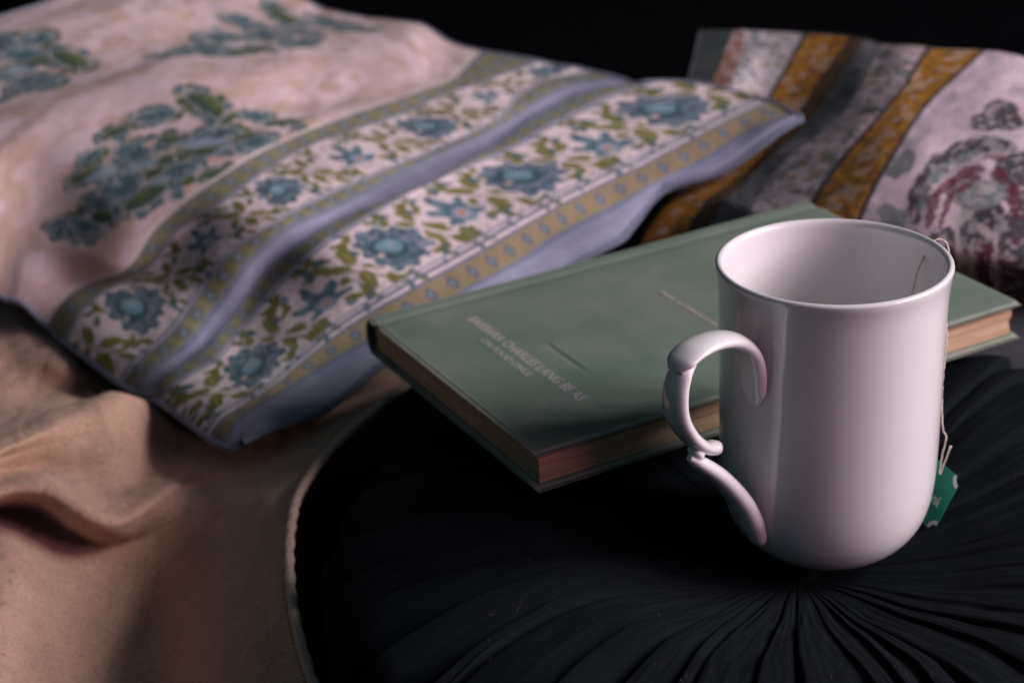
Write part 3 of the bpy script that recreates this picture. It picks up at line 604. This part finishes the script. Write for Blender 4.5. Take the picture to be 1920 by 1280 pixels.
def border_print(C, s, t, half, s0, P, k):
    """flowering vine border: s along, t across (mm, 0 in the middle), half = half width, k = motif scale"""
    C[...] = WHITE
    s = s + (fbm(s/6, t/6, 101, 2)-.5)*3.4; t = t + (fbm(s/6+9, t/6, 103, 2)-.5)*3.4
    x = s - s0; kk_ = np.round(x/P); lx = x - kk_*P; par = (kk_.astype(int) % 2) == 0
    # scrolling vine and stems
    vine = np.abs(t - half*.55*np.sin(2*np.pi*x/P + .6))
    paint(C, smooth(1.9*k, 1.0*k, vine)*.85, OLIVE)
    for a, ph in ((.8, 0.), (.62, 2.1), (.9, 4.0), (.45, 1.1), (.7, 5.2)):
        ln = np.abs(t - half*a*np.sin(4*np.pi*x/P + ph)); paint(C, smooth(1.2, .4, ln)*.55, (.22, .19, .12))
    # leaf sprays half way between the blossoms
    mx = lx - np.sign(lx)*P/2
    for (a, b_, c, d, w) in ((-1, 2, -12, 11, 6.5), (1, 3, 4, 17, 6.5), (1, -1, 11, -10, 6.5), (-2, -3, -5, -17, 6.5), (-7, -1, -15, -6, 5), (3, -13, 8, -24, 5.5), (-4, 14, -11, 24, 5.5), (7, 6, 15, 11, 5), (-9, 12, -16, 16, 5), (9, -11, 16, -15, 5)):
        m_, tt_, nn = leaf(mx, t, a*k, b_*k, c*k, d*k, w*k); paint(C, m_, OLIVE); paint(C, m_*(np.abs(nn) < .3)*.6, (.27, .26, .09))
    for (a, b_, r) in ((-15, 17, 2.6), (14, -17, 3.0), (16, 15, 2.4), (-17, -15, 2.6)):
        d_ = np.hypot(mx-a*k, t-b_*k); paint(C, smooth(r*k+.5, r*k-.5, d_), TEAL); paint(C, smooth(r*k*.55, r*k*.3, d_), LBLUE)
    for (a, b_, c, d, w) in ((-19, 12, -13, 20, 5), (19, -12, 12, -20, 5), (-20, -16, -12, -20, 4), (20, 14, 14, 21, 4)):
        m_, tt_, nn = leaf(lx, t, a*k, b_*k, c*k, d*k, w*k); paint(C, m_, OLIVE if a < 0 else TEAL)
    for (x0_, y0_) in ((-P*.27, half*.62), (P*.27, -half*.62), (-P*.25, -half*.70), (P*.25, half*.72)):
        for (a, b_, c, d, w, o_) in ((0, 0, -7, 5, 4, 1), (0, 0, 6, 6, 4, 1), (1, -1, 4, -8, 3.6, 1), (-3, -4, -6, -9, 3.4, 0), (3, 5, 1, 11, 3.2, 0)):
            m_, tt_, nn = leaf(lx-x0_, t-y0_, a*k, b_*k, c*k, d*k, w*k); paint(C, m_, OLIVE if o_ else TEAL)
    # blossoms: a jagged peony and an open fan, in turn
    r = np.hypot(lx, t)/k; an = np.arctan2(t, lx); ang = an + .5
    Rp = 17.2*(1 + .10*np.cos(11*an) + .10*np.cos(3*an+.7))
    m_ = smooth(.7, -.7, r-Rp)*par
    paint(C, smooth(2.4, 1.2, r-Rp)*par, WHITE); paint(C, m_, (.135, .17, .225))
    paint(C, m_*smooth(.45, 1, np.abs(np.sin(13*an+r*.5)))*.65, TEAL)
    nz_ = fbm(s/2.6, t/2.6, 107, 2); paint(C, m_*smooth(.52, .66, nz_)*.6, (.27, .28, .36)); paint(C, m_*smooth(.46, .34, nz_)*.7, DTEAL)
    q = np.hypot((lx/k+2)/1.1, (t/k-1))
    paint(C, smooth(9.6, 8.2, q)*par, DTEAL); paint(C, smooth(7.6, 5.2, np.hypot(lx/k+.5, (t/k-2)*1.1))*par, (.17, .28, .33))
    paint(C, smooth(3.0, 2.0, np.hypot(lx/k-1, t/k-3))*par, LBLUE)
    paint(C, smooth(2.2, 1.4, np.hypot(lx/k+10, t/k+1))*par, (.55, .40, .38))
    fan = ~par
    cy = t/k + 6; rf = np.hypot(lx/k, cy); af = np.arctan2(lx/k, cy)
    pet = np.cos(af*7)
    Rf = 19*(.76+.24*pet)*(1-.18*np.abs(af))
    m_ = smooth(.7, -.7, rf-Rf)*fan*(np.abs(af) < 2.2)
    paint(C, smooth(2.5, 1.2, rf-Rf-1)*fan*(np.abs(af) < 2.2), WHITE); paint(C, m_, TEAL); paint(C, m_*smooth(5, 0, np.abs(rf-11))*.6, LBLUE); paint(C, m_*smooth(.75, .98, pet)*.6, DTEAL)
    paint(C, smooth(6.2, 5.2, rf)*fan, (.22, .29, .38)); paint(C, smooth(3.4, 2.6, rf)*fan, (.50, .38, .36)); paint(C, smooth(1.7, 1.1, rf)*fan, (.36, .18, .10))

def chain_print(C, s, t, half, P, dull):
    """narrow tan band with dark blue diamonds and olive scrolls between"""
    C[...] = np.array(OCHRE)*(1-dull) + np.array((.125, .135, .085))*dull
    lx = s - np.round(s/P)*P; mx = lx - np.sign(lx)*P/2
    sc = np.abs(t - half*.55*np.sin(2*np.pi*s/P)); paint(C, smooth(1.5, .6, sc)*.7, (.25, .20, .11))
    d_ = np.abs(lx)/4.6 + np.abs(t)/(half*.72); paint(C, smooth(.92, .7, d_)*.85, (.10, .13, .17)); paint(C, smooth(.45, .25, d_), (.2, .25, .3))
    d_ = np.abs(mx)/2.4 + np.abs(np.abs(t)-half*.5)/(half*.30); paint(C, smooth(1.1, .8, d_)*.8, (.24, .22, .09))
    paint(C, smooth(1.3, .5, np.abs(np.abs(t)-half+1.2)), SLATE)

def floral_print(s, v):
    """s, v in mm along and in from the near edge"""
    C = np.zeros(s.shape + (3,)); C[...] = (.68, .51, .53)
    def band(lo, hi): return (v >= lo) & (v < hi)
    def put(m, fn, *a):
        c = C[m]; fn(c, s[m], *a) ; C[m] = c
    m = band(-5, 17.2); c = C[m]; c[...] = LAV; paint(c, smooth(2.4, .8, 17.2-v[m]), SLATE); C[m] = c
    m = band(17.2, 33); c = C[m]; chain_print(c, s[m], v[m]-25.1, 7.9, 15.0, .45); C[m] = c
    m = band(33, 92); c = C[m]; border_print(c, s[m], v[m]-63, 29.5, 43.0, 53.5, 1.12)
    paint(c, smooth(1.6, .8, np.abs(v[m]-36.6)), SLATE); paint(c, smooth(1.2, .4, np.abs(v[m]-40.2)), LAV); paint(c, smooth(1.4, .6, np.abs(v[m]-90.5)), SLATE); C[m] = c
    m = band(92, 103); c = C[m]; chain_print(c, s[m], v[m]-97.5, 5.5, 14.0, .85); C[m] = c
    m = band(103, 116); c = C[m]; c[...] = np.array(LAV)*.96; paint(c, smooth(2.2, .8, np.minimum(v[m]-103, 116-v[m])), SLATE); C[m] = c
    m = band(116, 126.5); c = C[m]; chain_print(c, s[m]+6, v[m]-121.2, 5.3, 14.0, .88); C[m] = c
    m = band(126.5, 170); c = C[m]; border_print(c, s[m], v[m]-148.5, 21.5, 34.0, 59.0, .86)
    paint(c, smooth(1.2, .5, np.abs(v[m]-168.6)), SLATE); paint(c, smooth(1.2, .5, np.abs(v[m]-128)), SLATE); C[m] = c
    m = band(170, 188); c = C[m]; chain_print(c, s[m]+3, v[m]-179, 8.8, 16.0, .85); C[m] = c
    m = band(188, 192); C[m] = (.6, .5, .47)
    # the field: damask blotches and blue bouquets
    m = v >= 192; x, y = s[m], v[m]; c = C[m]
    b1 = fbm(x/17, y/15, 31, 3); b2 = fbm(x/38+4, y/34, 35, 2)
    paint(c, smooth(.50, .68, b1)*.75, (.53, .365, .29)); paint(c, smooth(.52, .66, b2)*.45, (.57, .40, .33)); paint(c, smooth(.36, .22, b1)*.5, (.67, .57, .59))
    lx = x - np.round(x/46)*46; ly = y - np.round((y+23*(np.round(x/46) % 2))/52)*52 + 23*(np.round(x/46) % 2)
    dd = np.abs(np.hypot(lx*1.1, ly)-13); paint(c, smooth(3.2, 1.0, dd)*.35*smooth(.35, .6, b1+.15), (.50, .36, .26))
    cl = {'d': TEAL, 'g': (.05, .085, .06), 'l': LBLUE, 'p': (.55, .38, .33)}
    E = [e.split(',') for e in BOUQUETS.split(';')]
    jx = x + (fbm(x/5, y/5, 41, 2)-.5)*4.5; jy = y + (fbm(x/5+9, y/5, 43, 2)-.5)*4.5
    halo = np.zeros(len(x))
    for e in E:
        if e[5] in 'dg':
            x1, y1, x2, y2, w = map(float, e[:5]); m_, t_, n_ = leaf(jx, jy, x1-.35*(x2-x1), y1-.35*(y2-y1), x2+.35*(x2-x1), y2+.35*(y2-y1), w*2.3); halo = np.maximum(halo, m_)
    # the bouquet is a crowd of small ragged flowers and leaves
    cs = 12.5; gx, gy = jx/cs, jy/cs; best = np.full(len(x), 1e9); bx = np.zeros(len(x)); by = bx.copy(); bh = bx.copy()
    for ox in (-1, 0, 1):
        for oy in (-1, 0, 1):
            ix_, iy_ = np.floor(gx)+ox, np.floor(gy)+oy
            hx = np.modf(np.abs(np.sin(ix_*127.1+iy_*311.7)*43758.5))[0]; hy = np.modf(np.abs(np.sin(ix_*269.5+iy_*183.3)*43758.5))[0]
            dx_, dy_ = gx-(ix_+.2+.6*hx), gy-(iy_+.2+.6*hy); d_ = dx_*dx_+dy_*dy_; k_ = d_ < best
            best = np.where(k_, d_, best); bx = np.where(k_, dx_, bx); by = np.where(k_, dy_, by); bh = np.where(k_, hx*.5+hy*.5, bh)
    r_ = np.sqrt(best)*cs; a_ = np.arctan2(by, bx) + bh*20
    fl = bh > .40
    Rr = np.where(fl, 7.2*(.80+.20*np.cos(6*a_)), 7.5*(.38+.62*np.abs(np.cos(a_))))
    body = smooth(.6, -.6, r_-Rr)*halo
    paint(c, halo*.45, (.30, .30, .29)); paint(c, halo*smooth(.52, .64, fbm(x/4, y/4, 49, 2))*.6, (.12, .135, .06))
    paint(c, body*fl, TEAL); paint(c, body*~fl, (.055, .085, .05))
    paint(c, body*fl*smooth(.3, .9, np.cos(6*a_))*smooth(2, 4, r_)*.55, (.19, .25, .30)); paint(c, body*fl*smooth(3.0, 1.6, r_)*.9, DTEAL)
    paint(c, body*fl*smooth(1.2, .6, r_), (.45, .36, .33)); paint(c, body*~fl*smooth(.2, .7, np.sin(a_))*.7, (.13, .145, .045))
    for order in 'dglp':
        for e in E:
            if e[5] != order: continue
            x1, y1, x2, y2, w = map(float, e[:5])
            if order in 'dg': x1, x2 = x1-.06*(x2-x1), x2+.06*(x2-x1); y1, y2 = y1-.06*(y2-y1), y2+.06*(y2-y1)
            near = (np.abs(x-(x1+x2)/2) < abs(x2-x1)/2+w*1.6) & (np.abs(y-(y1+y2)/2) < abs(y2-y1)/2+w*1.6)
            xa, ya = jx[near], jy[near]; cc = c[near]
            m_, t_, n_ = leaf(xa, ya, x1, y1, x2, y2, w*1.15)
            if order in 'dg':
                mo, to_, no_ = leaf(xa, ya, x1-.1*(x2-x1), y1-.1*(y2-y1), x2+.1*(x2-x1), y2+.1*(y2-y1), w*1.15+2.6); paint(cc, mo*.65, (.33, .32, .34))
            paint(cc, m_, cl[order])
            if order == 'd':
                # ragged petals: pale streaks fanning along the flower, dark heart
                st_ = np.abs(np.sin(n_*7 + t_*9)); paint(cc, m_*smooth(.55, .95, st_)*.45, (.17, .235, .28))
                paint(cc, m_*smooth(.55, .9, np.abs(n_))*.5, (.16, .22, .27))
                m2, t2, n2 = leaf(xa, ya, x1*.7+x2*.3, y1*.7+y2*.3, x1*.25+x2*.75, y1*.25+y2*.75, w*.75); paint(cc, m2*.85, DTEAL)
                paint(cc, m_*smooth(.62, .74, fbm(xa/3.4, ya/3.4, 47, 2))*.6, (.36, .38, .42))
            if order == 'g': paint(cc, m_*smooth(-.1, .5, n_)*.75, (.13, .15, .045))
            c[near] = cc
    C[m] = c
    C *= (1 + .22*(fbm(s/7, v/7, 51, 3)-.5))[..., None]
    return C

def cushion_mesh(root, G, V, samples_v, LU, nu, uv_print, attr, mat, mat_under, split, thick, floor_z, wrinkle, names, seam):
    Vv = np.array(V, float)
    rows = pchip(Vv, G, samples_v)                       # nv, nctrl, 3
    S = np.moveaxis(catmull(np.moveaxis(rows, 1, 0), nu), 0, 1)
    nv = len(samples_v); u = np.linspace(0, 1, nu)
    s = np.repeat((u*LU)[None], nv, 0); v = np.repeat(samples_v[:, None], nu, 1)
    S[..., 2] += wrinkle(u[None], v)
    C = uv_print(s, v)
    S -= np.array(root.location)
    lo = 0
    for name, hi in split:
        i1 = int(np.searchsorted(samples_v, hi)); i1 = min(i1, nv-1)
        P = S[lo:i1+1].copy(); cc = C[lo:i1+1]
        me = fast_mesh(name, P.reshape(-1, 3), grid_faces(i1+1-lo, nu, flip=cushion_mesh.flip)); set_color(me, attr, cc.reshape(-1, 3))
        link(name, me, mat, root); lo = i1
    # the underside
    iu = np.linspace(0, nu-1, 70).astype(int); iv = np.linspace(0, nv-1, 70).astype(int)
    T = S[np.ix_(iv, iu)].copy(); eu = np.minimum(u[iu], 1-u[iu])[None]*LU; ev = np.minimum(samples_v[iv], samples_v[-1]-samples_v[iv])[:, None]
    e = np.minimum(eu, ev)
    T[..., 2] -= .0012 + thick*smooth(seam, 120, e)
    fl = floor_z - root.location[2]
    T[..., 2] = np.where(e > seam, np.maximum(T[..., 2], np.minimum(fl, S[np.ix_(iv, iu)][..., 2]-.0012)), T[..., 2])
    link(names, fast_mesh(names, T.reshape(-1, 3), grid_faces(70, 70, flip=not cushion_mesh.flip)), mat_under, root)
    # rolled edge all round
    ring = np.concatenate([S[0, ::4], S[1:, -1][::4], S[-1, ::-1][::4], S[::-1, 0][1::4]]); ring = ring - np.array([0, 0, .0009])
    return ring

M_floral = fabric("printed_cotton", attr='print', rough=.88, var=.06, var_scale=30, weave=5200, bump=.25, sheen=.05, fuzz=-.08, fuzz_scale=1500, spec=.12)
M_lav = fabric("lavender_cotton", (.16, .17, .23), rough=.9, var=.1, weave=5200, bump=.2)
pil = empty("floral_cushion", (-.20, .32, -.085))
tag(pil, "large cream cushion printed with blue bouquets, flowering vine borders and lavender bands", "cushion")
def wr1(u, v):
    w = (fbm(u*7, v/40, 61, 2)-.5)*.005*smooth(15, 60, v) + (fbm(u*26, v/14, 65, 2)-.5)*.0009
    w = w + .0035*np.sin(v/26+u*5)*smooth(190, 230, v)
    w = w + .0016*np.sin(u*34+v/30)*smooth(30, 5, v)            # the flange ripples
    w = w - .002*np.exp(-((v-110)/7)**2) - .0022*smooth(9, 0, v) - .009*np.exp(-u/.016)*smooth(-1, 10, v)
    return w
FV = [0, 17, 33, 92, 103, 116, 126, 170, 190, 268, 364, 526]
sv1 = np.concatenate([np.linspace(0, 195, 300), np.linspace(195, 526, 240)[1:]])
cushion_mesh.flip = False
ring = cushion_mesh(pil, PILLOW_GRID, FV, sv1, 400, 560, floral_print, 'print', M_floral, M_lav, (("edge_band", 17.2), ("cover", 1e9)), .11, -.092, wr1, "back_panel", 18)
link("edge_seam", tube_mesh("edge_seam", ring, .0017, 8, False), M_lav, pil)

GREY = (.135, .13, .145); MOTT = (.58, .44, .49); GOLD = (.42, .19, .028)
WL = [0, 13, 23, 60, 87, 120, 152, 181, 226, 269, 307]
def paisley_print(s, v):
    C = np.zeros(s.shape+(3,)); C[...] = (.66, .50, .57)
    n1 = fbm(s/3.2, v/3.2, 71, 2); n2 = fbm(s/9, v/9, 73, 2); n3 = fbm(s/1.9+50, v/5.0, 75, 2)
    def fill(lo, hi, col): C[(v >= lo) & (v < hi)] = col
    def sp(lo, hi, nz, a, b_, col, k=1.): paint(C, smooth(a, b_, nz)*((v >= lo) & (v < hi))*k, col)
    fill(-9, 13, (.035, .042, .042)); fill(13, 23, (.22, .105, .08)); sp(13, 23, n1, .55, .65, (.35, .3, .3))
    fill(23, 60, (.42, .37, .42)); sp(23, 60, n1, .5, .6, (.52, .45, .46)); sp(23, 60, n2, .62, .72, (.22, .21, .22)); sp(23, 60, n3, .62, .7, (.22, .19, .09)); sp(23, 33, n3, .3, .6, (.18, .18, .21), .8)
    fill(60, 87, GOLD); fill(87, 98, (.15, .085, .05)); fill(98, 120, (.17, .165, .18)); sp(98, 120, n3, .55, .66, (.28, .25, .28))
    fill(120, 152, MOTT); sp(120, 152, n1, .6, .68, (.24, .23, .26)); sp(120, 152, n2, .60, .68, (.20, .20, .21)); sp(120, 152, n3, .66, .72, (.33, .20, .06))
    fill(152, 181, GOLD)
    for lo, hi in ((60, 87), (152, 181)):
        sp(lo, hi, n1, .55, .66, (.22, .09, .03), .8); sp(lo, hi, n2, .60, .70, (.48, .30, .22), .9); sp(lo, hi, n3, .66, .72, (.10, .07, .05), .8)
        for e in (lo, hi): paint(C, smooth(2.2, 1.0, np.abs(v-e)), (.055, .045, .05))
        px_ = s - np.round(s/13)*13; paint(C, smooth(3.1, 2.0, np.hypot(px_, v-(lo+hi)/2))*.7, (.45, .33, .33))
    f = v >= 182.5
    sp(182.5, 999, n2, .60, .78, (.42, .36, .40), .6); sp(182.5, 999, n1, .60, .68, (.66, .54, .58), .7)
    big = fbm(s/30+3, v/26, 77, 2); sp(182.5, 999, big, .60, .75, (.28, .26, .29), .6)
    cl = {'k': (.075, .075, .085), 't': (.19, .215, .22), 'r': (.12, .025, .04), 'w': (.45, .39, .40), 'h': (.22, .22, .24)}
    js = s + (fbm(s/4, v/4, 81, 2)-.5)*3.6; jv = v + (fbm(s/4+7, v/4, 83, 2)-.5)*3.6
    for order in 'hktrw':
        for e in PAISLEY_AND_SHADE.split(';'):
            e = e.split(',')
            if e[5] != order: continue
            s1, v1, s2, v2, w = map(float, e[:5])
            s1, s2, v1, v2 = s1-.15*(s2-s1), s2+.15*(s2-s1), v1-.15*(v2-v1), v2+.15*(v2-v1)
            m_, t_, nn = leaf(js, jv, s1, v1, s2, v2, w*(1.0 if order == 'r' else 1.35))
            paint(C, m_*f*(.8 if order == 'r' else 1), cl[order])
            if order in 'kt':
                paint(C, m_*f*smooth(.50, .62, n1)*.8, (.36, .31, .34)); paint(C, m_*f*smooth(.62, .7, n3)*.6, (.15, .03, .04))
    C *= (1 + .3*(fbm(s/5, v/5, 87, 3)-.5))[..., None]
    return C
M_paisley = fabric("woven_paisley", attr='print', rough=.9, var=.08, weave=2600, bump=.5, fuzz=.0, fuzz_scale=900, spec=.1)
M_under = fabric("grey_cotton", (.06, .065, .07), rough=.9)
pc = empty("paisley_cushion", (.10, .35, -.05))
tag(pc, "cushion with ochre stripes and a dark red paisley, leaning behind the white mug", "cushion")
def wr2(u, v):
    return (fbm(u*6, v/40, 91, 2)-.5)*.005*smooth(0, 25, v) + (fbm(u*20, v/12, 95, 2)-.5)*.0008
sv2 = np.linspace(0, 400, 420)
cushion_mesh.flip = True
_l = CUSHION_GRID[-1]; _e1 = _l + np.array([.042, .008, 0]); _e1[:, 2] = _l[:, 2]*.72-.012
_e2 = _l + np.array([.062, .02, 0]); _e2[:, 2] = _l[:, 2]*.25-.045                       # the far end rounds down to the bed
CUSHION_GRID = np.concatenate([CUSHION_GRID, _e1[None], _e2[None]]); WL = WL + [357, 400]
ring = cushion_mesh(pc, CUSHION_GRID, WL, sv2, 235, 300, paisley_print, 'print', M_paisley, M_under, (("cover", 1e9),), .15, -.098, wr2, "back_panel", 6)
link("edge_seam", tube_mesh("edge_seam", ring, .0012, 6, False), M_under, pc)
